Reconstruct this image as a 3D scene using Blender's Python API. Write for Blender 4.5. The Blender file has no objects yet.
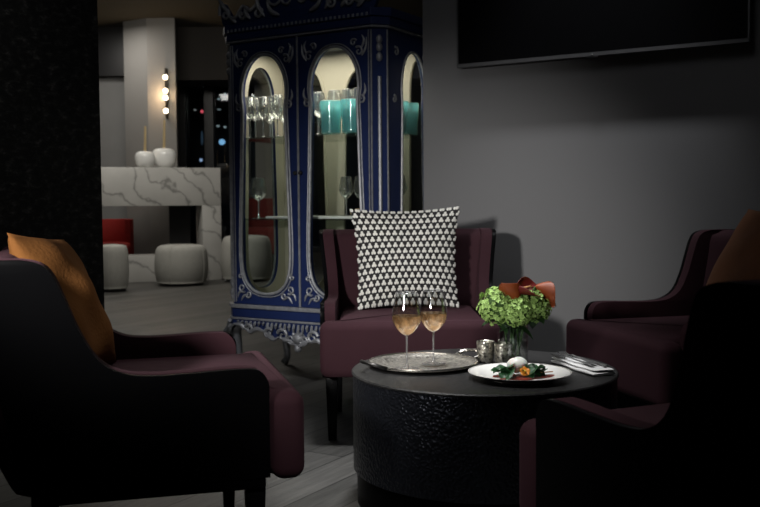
import bpy, bmesh, math, random
from mathutils import Vector, Matrix
from mathutils.geometry import tessellate_polygon
random.seed(7)
PI = math.pi
S = bpy.context.scene
C = S.collection

# ------------------------------------------------------------------ camera
F = 950.0
CAM = Vector((0, 0, 1.0))
RM = (Matrix.Rotation(PI/2 - math.atan(50.5/F), 3, 'X') @ Matrix.Rotation(-0.008, 3, 'Z'))
cd = bpy.data.cameras.new('camera'); co = bpy.data.objects.new('camera', cd); C.objects.link(co)
co.matrix_world = Matrix.Translation(CAM) @ RM.to_4x4()
cd.sensor_width = 36; cd.lens = 36*F/760; cd.clip_end = 60
cd.dof.use_dof = True; cd.dof.focus_distance = 3.15; cd.dof.aperture_fstop = 5.6
S.camera = co
def ray(px, py): return RM @ Vector(((px-380)/F, -(py-253.5)/F, -1))
def PY(px, py, y):
    r = ray(px, py); return CAM + r*(y/r.y)
def PZ(px, py, z):
    r = ray(px, py); return CAM + r*((z-1.0)/r.z)

# ------------------------------------------------------------------ materials
def newmat(name):
    m = bpy.data.materials.new(name); m.use_nodes = True
    nt = m.node_tree; nt.nodes.clear()
    out = nt.nodes.new('ShaderNodeOutputMaterial')
    return m, nt, out
def L(nt, a, b): nt.links.new(a, b)
def math_n(nt, op, a, b=None, c=None):
    n = nt.nodes.new('ShaderNodeMath'); n.operation = op
    for i, v in enumerate((a, b, c)):
        if v is None: continue
        if isinstance(v, (int, float)): n.inputs[i].default_value = v
        else: L(nt, v, n.inputs[i])
    return n.outputs[0]
def rgb(c): return (c[0], c[1], c[2], 1)
def coords(nt, scale=(1,1,1), kind='Object'):
    tc = nt.nodes.new('ShaderNodeTexCoord'); mp = nt.nodes.new('ShaderNodeMapping')
    mp.inputs['Scale'].default_value = scale
    L(nt, tc.outputs[kind], mp.inputs[0]); return mp.outputs[0]
def noise(nt, vec, scale, detail=3, rough=.5):
    n = nt.nodes.new('ShaderNodeTexNoise'); n.inputs['Scale'].default_value = scale
    n.inputs['Detail'].default_value = detail; n.inputs['Roughness'].default_value = rough
    L(nt, vec, n.inputs['Vector']); return n.outputs['Fac']
def mixc(nt, fac, a, b):
    n = nt.nodes.new('ShaderNodeMix'); n.data_type = 'RGBA'
    if isinstance(fac, (int, float)): n.inputs[0].default_value = fac
    else: L(nt, fac, n.inputs[0])
    for i, v in ((6, a), (7, b)):
        if isinstance(v, tuple): n.inputs[i].default_value = rgb(v)
        else: L(nt, v, n.inputs[i])
    return n.outputs[2]
def ramp(nt, fac, stops):
    n = nt.nodes.new('ShaderNodeValToRGB'); e = n.color_ramp.elements
    while len(e) < len(stops): e.new(.5)
    for i, (p, c) in enumerate(stops):
        e[i].position = p; e[i].color = rgb(c)
    L(nt, fac, n.inputs[0]); return n.outputs[0]
def bump(nt, h, strength=.3, dist=.01):
    n = nt.nodes.new('ShaderNodeBump'); n.inputs['Strength'].default_value = strength
    n.inputs['Distance'].default_value = dist; L(nt, h, n.inputs['Height']); return n.outputs[0]
def bsdf(nt, out, color=None, rough=.5, metal=0, normal=None, **kw):
    p = nt.nodes.new('ShaderNodeBsdfPrincipled')
    if isinstance(color, tuple): p.inputs['Base Color'].default_value = rgb(color)
    elif color is not None: L(nt, color, p.inputs['Base Color'])
    if isinstance(rough, (int, float)): p.inputs['Roughness'].default_value = rough
    else: L(nt, rough, p.inputs['Roughness'])
    p.inputs['Metallic'].default_value = metal
    if normal is not None: L(nt, normal, p.inputs['Normal'])
    for k, v in kw.items():
        s = p.inputs[k.replace('_', ' ')]
        s.default_value = rgb(v) if isinstance(v, tuple) else v
    L(nt, p.outputs[0], out.inputs[0]); return p
def mat(name, c, rough=.5, metal=0, var=.15, nscale=20, bmp=0, bscale=60, bdist=.004, **kw):
    m, nt, out = newmat(name)
    v = coords(nt)
    f = noise(nt, v, nscale)
    col = mixc(nt, f, tuple(x*(1-var) for x in c), tuple(min(1, x*(1+var)) for x in c))
    nr = bump(nt, noise(nt, v, bscale), bmp, bdist) if bmp else None
    bsdf(nt, out, col, rough, metal, nr, **kw)
    return m
def thin_glass(name, tint=(1,1,1), ior=1.45, rough=.02, extra=0.0, body=None, bodyfac=0):
    m, nt, out = newmat(name)
    t = nt.nodes.new('ShaderNodeBsdfTransparent'); t.inputs[0].default_value = rgb(tint)
    g = nt.nodes.new('ShaderNodeBsdfGlossy'); g.inputs['Roughness'].default_value = rough
    lw = nt.nodes.new('ShaderNodeLayerWeight'); lw.inputs[0].default_value = .5
    f0 = ((ior-1)/(ior+1))**2
    nz = noise(nt, coords(nt), 8)
    fac = math_n(nt, 'ADD', math_n(nt, 'MULTIPLY_ADD', math_n(nt, 'POWER', lw.outputs['Facing'], 3.5), .75, f0), math_n(nt, 'MULTIPLY', nz, extra))
    mx = nt.nodes.new('ShaderNodeMixShader')
    base = t.outputs[0]
    if body:
        td = nt.nodes.new('ShaderNodeBsdfTranslucent'); td.inputs[0].default_value = rgb(body)
        dd = nt.nodes.new('ShaderNodeBsdfDiffuse'); dd.inputs[0].default_value = rgb(body)
        m1 = nt.nodes.new('ShaderNodeMixShader'); L(nt, td.outputs[0], m1.inputs[1]); L(nt, dd.outputs[0], m1.inputs[2])
        m2 = nt.nodes.new('ShaderNodeMixShader'); m2.inputs[0].default_value = bodyfac; L(nt, t.outputs[0], m2.inputs[1]); L(nt, m1.outputs[0], m2.inputs[2])
        base = m2.outputs[0]
    L(nt, fac, mx.inputs[0]); L(nt, base, mx.inputs[1]); L(nt, g.outputs[0], mx.inputs[2])
    L(nt, mx.outputs[0], out.inputs[0]); return m
def emit(name, c, s):
    m, nt, out = newmat(name)
    e = nt.nodes.new('ShaderNodeEmission'); e.inputs[1].default_value = s
    f = noise(nt, coords(nt), 6)
    L(nt, mixc(nt, f, tuple(x*.9 for x in c), c), e.inputs[0])
    L(nt, e.outputs[0], out.inputs[0]); return m

M = {}
M['velvet'] = mat('burgundy_velvet', (.032,.0118,.0160), .85, var=.12, nscale=9, bmp=.25, bscale=400, bdist=.002, Sheen_Weight=.06, Sheen_Roughness=.5, Sheen_Tint=(.5,.25,.32), Specular_IOR_Level=.15)
M['lacquer'] = mat('black_lacquer', (.0022,.0022,.0025), .36, var=.1, nscale=5, Specular_IOR_Level=.025)
M['leg'] = mat('black_wood_leg', (.004,.004,.0045), .4, nscale=30, Specular_IOR_Level=.1)
M['mustard'] = mat('mustard_fabric', (.21,.085,.024), .9, var=.22, nscale=7, bmp=.4, bscale=90, bdist=.004, Specular_IOR_Level=.1)
M['rust'] = mat('rust_fabric', (.15,.055,.019), .85, var=.3, nscale=6, bmp=.3, bscale=90, bdist=.004)
M['grey_wall'] = mat('grey_paint', (.150,.149,.152), .85, var=.03, nscale=2, bmp=.05, bscale=120)
M['far_wall'] = mat('brown_paint', (.035,.030,.026), .8, var=.08, nscale=2)
M['ceil'] = mat('ceiling_paint', (.085,.078,.06), .9, var=.05, nscale=2)
M['pale'] = mat('pale_plaster', (.25,.24,.225), .8, var=.06, nscale=4)
M['drape'] = mat('grey_curtain', (.24,.24,.235), .85, var=.1, nscale=4)
M['black'] = mat('black_plastic', (.010,.010,.011), .4)
M['screen'] = mat('tv_glass', (.004,.004,.0045), .14, var=.1)
M['bezel'] = mat('grey_metal_trim', (.10,.10,.104), .5, .6)
M['blue'] = mat('cobalt_blue_paint', (.011,.021,.080), .42, var=.2, nscale=12, bmp=.08, bscale=40, Specular_IOR_Level=.3)
M['silver'] = mat('worn_silver_paint', (.24,.245,.26), .45, .3, var=.45, nscale=40, bmp=.3, bscale=90)
M['cream'] = mat('cream_lining', (.38,.35,.275), .75, var=.1, nscale=8)
M['pane'] = thin_glass('cabinet_glass', (.93,.95,.94), 1.35, .03)
M['shelfglass'] = thin_glass('shelf_glass', (.84,.89,.865), 1.5, .05, .05)
M['clear'] = thin_glass('clear_glass', (.95,.96,.96), 1.5, .03, .10)
M['turq'] = thin_glass('turquoise_glass', (.70,.97,.98), 1.5, .10, .08, (.50,.93,.96), .34)
M['sparkle'] = thin_glass('glinting_clear_glass', (.93,.94,.93), 1.5, .06, .30, (.8,.8,.78), .05)  # patchy gloss and a little white body added as glints
M['smoke'] = thin_glass('window_glass', (.75,.8,.85), 1.5, .02)
M['wax'] = mat('candle_wax', (.75,.76,.70), .6, Subsurface_Weight=.2)
M['ottoman'] = mat('grey_wool', (.40,.395,.365), .9, var=.1, nscale=20, bmp=.3, bscale=150)
M['ceramic'] = mat('white_ceramic', (.82,.82,.80), .18, var=.02)
M['gold'] = mat('brushed_gold', (.55,.42,.22), .5, .3)
M['red'] = mat('red_upholstery', (.33,.018,.014), .8)
M['darkred'] = mat('dark_red_upholstery', (.16,.02,.016), .85)
M['metal'] = mat('antique_silver', (.62,.59,.54), .24, 1, var=.25, nscale=50, bmp=.45, bscale=70, bdist=.003)
M['darkmetal'] = mat('dark_silver', (.12,.115,.11), .4, 1, var=.4, nscale=70)
M['steel'] = mat('steel_cutlery', (.20,.20,.20), .35, .6, var=.1)
M['napkin'] = mat('white_linen', (.80,.80,.79), .9, var=.05, bmp=.4, bscale=250, bdist=.002)
M['plate'] = mat('cream_porcelain', (.80,.79,.75), .2, var=.02)
M['rim'] = mat('dark_rim_glaze', (.05,.04,.035), .3)
M['egg'] = mat('egg_white', (.87,.86,.80), .35, var=.04, nscale=30, bmp=.2, bscale=25, Subsurface_Weight=.15)
M['spinach'] = mat('spinach_green', (.016,.075,.022), .45, var=.6, nscale=60, bmp=.5, bscale=80)
M['sauce'] = mat('tomato_sauce', (.23,.026,.012), .35, var=.5, nscale=70, bmp=.5, bscale=120)
M['orange'] = mat('orange_petal', (.85,.28,.012), .55, var=.25, nscale=120)
M['yellow'] = mat('yellow_centre', (.85,.55,.03), .6)
M['straw'] = mat('crisp_straw', (.35,.16,.05), .6)
M['vib'] = mat('lime_floret', (.30,.46,.125), .6, var=.4, nscale=60)
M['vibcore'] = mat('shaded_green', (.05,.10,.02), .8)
M['stem'] = mat('green_stem', (.05,.12,.03), .55, var=.3)
M['leaf'] = mat('dark_leaf', (.025,.07,.02), .5, var=.4, nscale=50)
M['bulb'] = emit('globe_glow', (1,.82,.58), 7)
M['bronze'] = mat('bronze_bar', (.03,.024,.018), .4, .8)

def m_wine():
    m, nt, out = newmat('rose_wine')
    t = nt.nodes.new('ShaderNodeBsdfTransparent'); t.inputs[0].default_value = (.93,.76,.56,1)
    d = nt.nodes.new('ShaderNodeBsdfTranslucent'); d.inputs[0].default_value = (.98,.72,.46,1)
    g = nt.nodes.new('ShaderNodeBsdfGlossy'); g.inputs[1].default_value = .05
    g.inputs[0].default_value = (1,.8,.6,1)
    nz = ramp(nt, noise(nt, coords(nt, (1,1,.6)), 45), [(.36,(.2,)*3),(.60,(.75,)*3)])
    a = nt.nodes.new('ShaderNodeMixShader'); L(nt, nz, a.inputs[0]); L(nt, t.outputs[0], a.inputs[1]); L(nt, d.outputs[0], a.inputs[2])
    lw = nt.nodes.new('ShaderNodeLayerWeight'); lw.inputs[0].default_value = .5
    fr = math_n(nt, 'MULTIPLY_ADD', math_n(nt, 'POWER', lw.outputs['Facing'], 4), .6, .02)
    b = nt.nodes.new('ShaderNodeMixShader'); L(nt, fr, b.inputs[0]); L(nt, a.outputs[0], b.inputs[1]); L(nt, g.outputs[0], b.inputs[2])
    L(nt, b.outputs[0], out.inputs[0]); return m
M['wine'] = m_wine()
def m_floor():
    m, nt, out = newmat('dark_wood_planks')
    tc = nt.nodes.new('ShaderNodeTexCoord'); mp = nt.nodes.new('ShaderNodeMapping')
    mp.inputs['Rotation'].default_value = (0,0,math.radians(-59))
    L(nt, tc.outputs['Object'], mp.inputs[0]); v = mp.outputs[0]
    br = nt.nodes.new('ShaderNodeTexBrick'); L(nt, v, br.inputs['Vector'])
    br.inputs['Scale'].default_value = 1; br.inputs['Brick Width'].default_value = 1.9; br.inputs['Row Height'].default_value = .17
    br.inputs['Mortar Size'].default_value = .003; br.inputs['Color1'].default_value = (.2,.2,.2,1); br.inputs['Color2'].default_value = (.9,.9,.9,1)
    br.inputs['Mortar'].default_value = (0,0,0,1); br.offset = .37
    mp2 = nt.nodes.new('ShaderNodeMapping'); mp2.inputs['Scale'].default_value = (1.2,14,1); L(nt, v, mp2.inputs[0])
    g = noise(nt, mp2.outputs[0], 3, 6, .65)
    k = math_n(nt, 'ADD', math_n(nt, 'MULTIPLY', br.outputs['Color'], .45), math_n(nt, 'MULTIPLY', g, .75))
    col = ramp(nt, k, [(.10,(.010,.010,.010)),(.45,(.040,.039,.036)),(.9,(.125,.121,.112))])
    col = mixc(nt, br.outputs['Fac'], col, (.006,.006,.006))
    bsdf(nt, out, col, .48, 0, bump(nt, g, .25, .01)); return m
M['floor'] = m_floor()
def m_marble():
    m, nt, out = newmat('white_marble')
    v = coords(nt, (1,1,1))
    n1 = nt.nodes.new('ShaderNodeTexNoise'); n1.inputs['Scale'].default_value = 2.2; n1.inputs['Detail'].default_value = 5; L(nt, v, n1.inputs['Vector'])
    va = nt.nodes.new('ShaderNodeVectorMath'); va.operation = 'MULTIPLY_ADD'; va.inputs[1].default_value = (.55,.55,.55)
    L(nt, n1.outputs['Color'], va.inputs[0]); L(nt, v, va.inputs[2])
    w = nt.nodes.new('ShaderNodeTexWave'); w.bands_direction = 'DIAGONAL'; w.inputs['Scale'].default_value = 1.9; w.inputs['Distortion'].default_value = 2.5; w.inputs['Detail'].default_value = 4
    L(nt, va.outputs[0], w.inputs[0])
    cl = noise(nt, v, 3, 3)
    vein = ramp(nt, w.outputs['Fac'], [(0,(.5,)*3),(.035,(.82,)*3),(.12,(1,)*3),(1,(1,)*3)])
    base = mixc(nt, cl, (.40,.395,.375), (.58,.57,.545))
    mu = nt.nodes.new('ShaderNodeMix'); mu.data_type = 'RGBA'; mu.blend_type = 'MULTIPLY'; mu.inputs[0].default_value = 1
    L(nt, base, mu.inputs[6]); L(nt, vein, mu.inputs[7])
    bsdf(nt, out, mu.outputs[2], .35); return m
M['marble'] = m_marble()
def m_drum():
    m, nt, out = newmat('hammered_black_metal')
    v = coords(nt); vo = nt.nodes.new('ShaderNodeTexVoronoi'); vo.feature = 'SMOOTH_F1'; vo.inputs['Scale'].default_value = 95
    vo.inputs['Smoothness'].default_value = .35
    nv = nt.nodes.new('ShaderNodeTexNoise'); nv.inputs['Scale'].default_value = 18; L(nt, v, nv.inputs['Vector'])
    va = nt.nodes.new('ShaderNodeVectorMath'); va.operation = 'MULTIPLY_ADD'; va.inputs[1].default_value = (.03,.03,.03)
    L(nt, nv.outputs['Color'], va.inputs[0]); L(nt, v, va.inputs[2]); L(nt, va.outputs[0], vo.inputs['Vector'])
    bsdf(nt, out, (.034,.037,.047), .33, .7, bump(nt, vo.outputs['Distance'], .8, .005), Specular_IOR_Level=.4); return m
M['drum'] = m_drum()
def m_top():
    m, nt, out = newmat('speckled_dark_tabletop')
    v = coords(nt, (1,1,1)); f = noise(nt, v, 140, 4, .7)
    col = ramp(nt, f, [(.35,(.006,.006,.007)),(.52,(.018,.018,.018)),(.7,(.075,.072,.07))])
    bsdf(nt, out, col, .42, .2, bump(nt, f, .35, .003)); return m
M['tabletop'] = m_top()
def m_wallblack():
    m, nt, out = newmat('black_textured_wallcovering')
    v = coords(nt, (10,10,16)); f = noise(nt, v, 2.2, 5, .7)
    col = ramp(nt, f, [(.48,(.005,.005,.005)),(.58,(.020,.020,.019)),(.72,(.075,.073,.07))])  # pale noise spots painted in as faint glints
    bsdf(nt, out, col, .6, 0, bump(nt, f, .25, .01), Specular_IOR_Level=.2); return m
M['wallblack'] = m_wallblack()
def m_mercury():
    m, nt, out = newmat('mercury_glass')
    v = coords(nt); vo = nt.nodes.new('ShaderNodeTexVoronoi'); vo.inputs['Scale'].default_value = 120; L(nt, v, vo.inputs['Vector'])
    col = ramp(nt, noise(nt, v, 90), [(.35,(.10,.095,.08)),(.5,(.55,.53,.46)),(.7,(.80,.76,.66))])
    bsdf(nt, out, col, .3, .85, bump(nt, vo.outputs['Distance'], .35, .004)); return m
M['mercury'] = m_mercury()
def m_tray():
    m, nt, out = newmat('engraved_silver')
    v = coords(nt)
    s = nt.nodes.new('ShaderNodeSeparateXYZ'); L(nt, v, s.inputs[0])
    r = math_n(nt, 'SQRT', math_n(nt, 'ADD', math_n(nt, 'POWER', s.outputs[0], 2), math_n(nt, 'POWER', s.outputs[1], 2)))
    w = math_n(nt, 'SINE', math_n(nt, 'MULTIPLY', r, 190)); f = noise(nt, v, 75, 4, .7)
    h = math_n(nt, 'ADD', math_n(nt, 'MULTIPLY', w, .3), f)
    col = ramp(nt, f, [(.35,(.13,.12,.105)),(.55,(.50,.47,.42)),(.75,(.75,.72,.65))])
    bsdf(nt, out, col, .30, .8, bump(nt, h, .6, .003)); return m
M['tray'] = m_tray()
def m_trefoil():
    m, nt, out = newmat('white_trefoil_on_black_knit')
    tc = nt.nodes.new('ShaderNodeTexCoord'); s = nt.nodes.new('ShaderNodeSeparateXYZ'); L(nt, tc.outputs['UV'], s.inputs[0])
    NX, NY = 15.5, 15.5
    b = math_n(nt, 'MULTIPLY', s.outputs[1], NY); row = math_n(nt, 'FLOOR', b)
    a = math_n(nt, 'ADD', math_n(nt, 'MULTIPLY', s.outputs[0], NX), math_n(nt, 'MULTIPLY', math_n(nt, 'MODULO', row, 2), .5))
    x = math_n(nt, 'MULTIPLY', math_n(nt, 'SUBTRACT', math_n(nt, 'FRACT', a), .5), 1.22)
    y = math_n(nt, 'SUBTRACT', math_n(nt, 'FRACT', b), .5)
    def d(cx, cy):
        return math_n(nt, 'SQRT', math_n(nt, 'ADD', math_n(nt, 'POWER', math_n(nt, 'SUBTRACT', x, cx), 2), math_n(nt, 'POWER', math_n(nt, 'SUBTRACT', y, cy), 2)))
    mn = math_n(nt, 'MINIMUM', math_n(nt, 'MINIMUM', d(-.215,-.16), d(.215,-.16)), d(0,.20))
    mr = nt.nodes.new('ShaderNodeMapRange'); mr.interpolation_type = 'SMOOTHSTEP'
    L(nt, mn, mr.inputs[0]); mr.inputs[1].default_value = .20; mr.inputs[2].default_value = .275; mr.inputs[3].default_value = 1; mr.inputs[4].default_value = 0
    hr = math_n(nt, 'MAXIMUM', math_n(nt, 'SUBTRACT', .26, mn), 0)
    f = noise(nt, coords(nt), 300)
    wh = mixc(nt, f, (.55,.54,.50), (.90,.89,.84))
    bsdf(nt, out, mixc(nt, mr.outputs[0], (.012,.011,.012), wh), .9, 0, bump(nt, f, .5, .002)); return m
M['trefoil'] = m_trefoil()
def m_lily():
    m, nt, out = newmat('calla_red_orange')
    tc = nt.nodes.new('ShaderNodeTexCoord'); s = nt.nodes.new('ShaderNodeSeparateXYZ'); L(nt, tc.outputs['UV'], s.inputs[0])
    f = math_n(nt, 'ADD', s.outputs[1], math_n(nt, 'MULTIPLY', noise(nt, coords(nt), 30), .4))
    col = ramp(nt, f, [(.2,(.30,.07,.012)),(.65,(.24,.022,.010)),(1.0,(.085,.006,.008))])
    bsdf(nt, out, col, .5); return m
M['lily'] = m_lily()

# ------------------------------------------------------------------ mesh helpers
class MB:
    def __init__(self): self.v = []; self.f = []; self.uv = None
    def add(self, vs, fs):
        o = len(self.v); self.v += [Vector(p) for p in vs]; self.f += [tuple(i+o for i in f) for f in fs]; return self
    def grid(self, rows, closed_u=False, cap=False):
        o = len(self.v); n = len(rows[0])
        for r in rows: self.v += [Vector(p) for p in r]
        for i in range(len(rows)-1):
            for j in range(n if closed_u else n-1):
                a = o+i*n+j; b = o+i*n+(j+1) % n
                self.f.append((a, b, b+n, a+n))
        if cap:
            self.f.append(tuple(o+j for j in reversed(range(n))))
            k = o+(len(rows)-1)*n; self.f.append(tuple(k+j for j in range(n)))
        return self
    def lathe(self, prof, c=(0,0,0), n=32, cap=False):
        c = Vector(c)
        rows = [[c+Vector((r*math.cos(2*PI*j/n), r*math.sin(2*PI*j/n), z)) for j in range(n)] for r, z in prof]
        return self.grid(rows, True, cap)
    def tube(self, pts, r, n=8, cap=True, closed=False, flat=1.0, up=None):
        pts = [Vector(p) for p in pts]; N = len(pts); rows = []
        rr = r if isinstance(r, (list, tuple)) else [r]*N
        prev = None
        for i, p in enumerate(pts):
            if closed: t = pts[(i+1) % N]-pts[i-1]
            else: t = pts[min(i+1, N-1)]-pts[max(i-1, 0)]
            if t.length < 1e-9: t = Vector((0,0,1))
            t.normalize()
            if up is not None: nrm = Vector(up)
            elif prev is None: nrm = Vector((0,0,1)) if abs(t.z) < .9 else Vector((1,0,0))
            else: nrm = prev
            nrm = (nrm - t*nrm.dot(t)); nrm.normalize(); prev = nrm
            bi = t.cross(nrm)
            rows.append([p+(nrm*math.cos(2*PI*j/n)*flat+bi*math.sin(2*PI*j/n))*rr[i] for j in range(n)])
        if closed: rows.append(rows[0]); cap = False
        return self.grid(rows, True, cap)
    def box(self, x0, x1, y0, y1, z0, z1):
        return self.add([(x0,y0,z0),(x1,y0,z0),(x1,y1,z0),(x0,y1,z0),(x0,y0,z1),(x1,y0,z1),(x1,y1,z1),(x0,y1,z1)],
                        [(0,3,2,1),(4,5,6,7),(0,1,5,4),(1,2,6,5),(2,3,7,6),(3,0,4,7)])
    def prism(self, outer, holes, to3, depth_vec):
        """outline(s) in 2D, to3 maps (a,b)->3D, extruded by depth_vec"""
        loops = [outer]+list(holes); flat = [p for l in loops for p in l]
        tris = tessellate_polygon([[Vector((p[0],p[1],0)) for p in l] for l in loops])
        n = len(flat); dv = Vector(depth_vec)
        a = [Vector(to3(*p)) for p in flat]; vs = a+[p+dv for p in a]
        fs = [tuple(t) for t in tris]+[tuple(i+n for i in reversed(t)) for t in tris]
        o = 0
        for l in loops:
            k = len(l)
            for i in range(k): fs.append((o+i, o+(i+1) % k, o+(i+1) % k+n, o+i+n))
            o += k
        return self.add(vs, fs)
    def xf(self, mtx, start=0):
        for i in range(start, len(self.v)): self.v[i] = mtx @ self.v[i]
        return self
    def flare(self):
        for v in self.v: v.y *= 1+.095*max(0, min(1, (v.z-.56)/.30))**1.2
        return self
    def build(self, name, material, parent=None, smooth=True, bevel=0, seg=2, sub=0, sharp=40, uv=None):
        bm = bmesh.new(); vv = [bm.verts.new(p) for p in self.v]
        for f in self.f:
            try: bm.faces.new([vv[i] for i in f])
            except ValueError: pass
        bmesh.ops.remove_doubles(bm, verts=bm.verts, dist=1e-6)
        bmesh.ops.recalc_face_normals(bm, faces=bm.faces)
        if bevel:
            es = [e for e in bm.edges if len(e.link_faces) == 2 and e.calc_face_angle(0) > math.radians(sharp)]
            bmesh.ops.bevel(bm, geom=es, offset=bevel, segments=seg, profile=.5, affect='EDGES', clamp_overlap=True)
        me = bpy.data.meshes.new(name); bm.to_mesh(me); bm.free()
        if smooth:
            for p in me.polygons: p.use_smooth = True
            try: me.set_sharp_from_angle(angle=math.radians(sharp))
            except Exception: pass
        me.materials.append(material)
        o = bpy.data.objects.new(name, me); C.objects.link(o)
        if parent: o.parent = parent
        if sub:
            s = o.modifiers.new('sub', 'SUBSURF'); s.levels = s.render_levels = sub
        return o
def tag(o, label, cat, group=None):
    o['label'] = label; o['category'] = cat
    if group: o['group'] = group
    return o
def thing(name, label, cat, loc=(0,0,0), rz=0, group=None):
    o = bpy.data.objects.new(name, None); C.objects.link(o); o.empty_display_size = .1
    o.location = loc; o.rotation_euler = (0,0,rz); return tag(o, label, cat, group)
def struct(o): o['kind'] = 'structure'; return o
def dup(root, loc, rz, label, scale=None, group=None):
    def cp(o, par):
        c = o.copy(); C.objects.link(c)
        if par: c.parent = par
        for ch in [x for x in C.objects if x.parent == o]: cp(ch, c)
        return c
    r = cp(root, None); r.location = loc; r.rotation_euler = (0,0,rz); r['label'] = label
    if scale: r.scale = scale
    if group: r['group'] = group
    return r
def catmull(pts, n=6, closed=True):
    out = []; N = len(pts)
    for i in range(N if closed else N-1):
        g = lambda k: pts[k % N] if closed else pts[max(0, min(N-1, k))]
        p0, p1, p2, p3 = g(i-1), g(i), g(i+1), g(i+2)
        for j in range(n):
            t = j/n
            out.append(tuple(.5*((2*p1[d])+(-p0[d]+p2[d])*t+(2*p0[d]-5*p1[d]+4*p2[d]-p3[d])*t*t+(-p0[d]+3*p1[d]-3*p2[d]+p3[d])*t**3) for d in range(len(p1))))
    if not closed: out.append(tuple(pts[-1]))
    return out
def spiral(c, r, a0, turns, sgn=1, n=22, rmin=.2):
    return [(c[0]+r*(1-(1-rmin)*i/n)*math.cos(a0+sgn*2*PI*turns*i/n), c[1]+r*(1-(1-rmin)*i/n)*math.sin(a0+sgn*2*PI*turns*i/n)) for i in range(n+1)]

# ------------------------------------------------------------------ the setting
ux, uy = math.cos(math.radians(-31)), math.sin(math.radians(-31))   # along the grey wall, left to right
RZ = math.radians(-31)
MB().box(-9, 9, -2, 19, -.1, 0).build('floor', M['floor'], smooth=False); struct(bpy.data.objects['floor'])
struct(MB().box(-9, 9, -2, 19, 3.62, 3.75).build('ceiling', M['ceil'], smooth=False))
# grey wall with the television; local x along wall, y behind
WREF = Vector((.405, 5.0, 0))
w = MB().box(-.197, 6.5, 0, .45, 0, 3.62).build('wall_right', M['grey_wall'], smooth=False); w.location = WREF; w.rotation_euler = (0,0,RZ); struct(w)
b = MB().box(-.19, 6.4, -.014, .001, 0, .09).build('baseboard_right', M['lacquer'], smooth=False); b.location = WREF; b.rotation_euler = (0,0,RZ); struct(b)
# black wall at the left, running away from the camera
e = PY(102, 203, 4.6)
w = MB().box(-6, 0, 0, .3, 0, 3.62).build('wall_left', M['wallblack'], smooth=False); w.location = (e.x, e.y, 0); w.rotation_euler = (0,0,math.radians(52)); struct(w)
# far wall with a long window
zt = PY(200, 82, 15).z
X0, X1 = PY(179, 100, 15).x, 1.2
MB_w = MB().prism([(-9,0),(9,0),(9,3.62),(-9,3.62)], [[(X0,.25),(X1,.25),(X1,zt),(X0,zt)]], lambda a, b: (a, 15, b), (0,.25,0))
struct(MB_w.build('wall_back', M['far_wall'], smooth=False))
fr = MB()
for x in (X0+.03, PY(208.5,100,15).x, PY(245,100,15).x, PY(285,100,15).x, PY(340,100,15).x, X1-.03):
    fr.box(x-.07, x+.07, 14.98, 15.1, .25, zt)
fr.box(X0, X1, 14.98, 15.1, zt-.06, zt); fr.box(X0, X1, 14.98, 15.1, .25, .31)
wf = struct(fr.build('window_1', M['black'], smooth=False))
MB().box(X0, X1, 15.12, 15.13, .25, zt).build('pane', M['smoke'], wf, smooth=False)
struct(MB().box(X0-.5, 3, 14.2, 15, PY(200,80,14.2).z, 3.62).build('trim_1', M['far_wall'], smooth=False))
# pale square pillar that carries the wall light
xa, xb, xc = PY(127,203,13.75).x, PY(150,203,13.5).x, PY(178,203,13.5).x
pm = MB().prism([(xa,13.75),(xb,13.5),(xc,13.5),(xc-.1,14.1),(xa,14.1)], [], lambda a, b: (a, b, 0), (0,0,3.62))
struct(pm.build('pillar', M['pale'], smooth=False))
zt2 = PY(115,77,14.3).z
struct(MB().box(-8.9, PY(129,203,14.3).x, 14.3, 14.5, 0, zt2).build('wall_partition', M['drape'], smooth=False))
struct(MB().box(-8.9, PY(129,203,14.15).x, 14.15, 14.8, zt2, 3.62).build('trim_2', M['black'], smooth=False))
# pale pillar seen through the cabinet
a, b = PY(257,203,14.85).x, PY(276,203,14.85).x
struct(MB().box(a, b, 14.75, 14.95, 0, 3.62).build('pillar', M['pale'], smooth=False))

# ------------------------------------------------------------------ far room things
def wall_light():
    y = 13.43
    p = PY(166, 95, y); t = thing('wall_light', 'wall light of four glowing globes stacked on a dark bar', 'wall light', (p.x, 13.47, PY(166,118,y).z))
    z0 = t.location.z
    MB().box(-.018, .018, -.03, .03, 0, PY(166,68,y).z-z0).build('bar', M['bronze'], t, bevel=.004)
    for py in (77.5, 91, 98, 111):
        z = PY(166,py,y).z-z0
        MB().lathe([(.034*math.sin(PI*i/10)+1e-5, z-.034*math.cos(PI*i/10)) for i in range(11)], (0,-.066,0), 16).build('globe', M['bulb'], t)
    ld = bpy.data.lights.new('sconce_glow', 'POINT'); ld.energy = 5; ld.color = (1,.66,.36); ld.shadow_soft_size = .05
    lo = bpy.data.objects.new('sconce_glow', ld); C.objects.link(lo); lo.location = (p.x-.03, 13.36, z0+.33)
wall_light()
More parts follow.
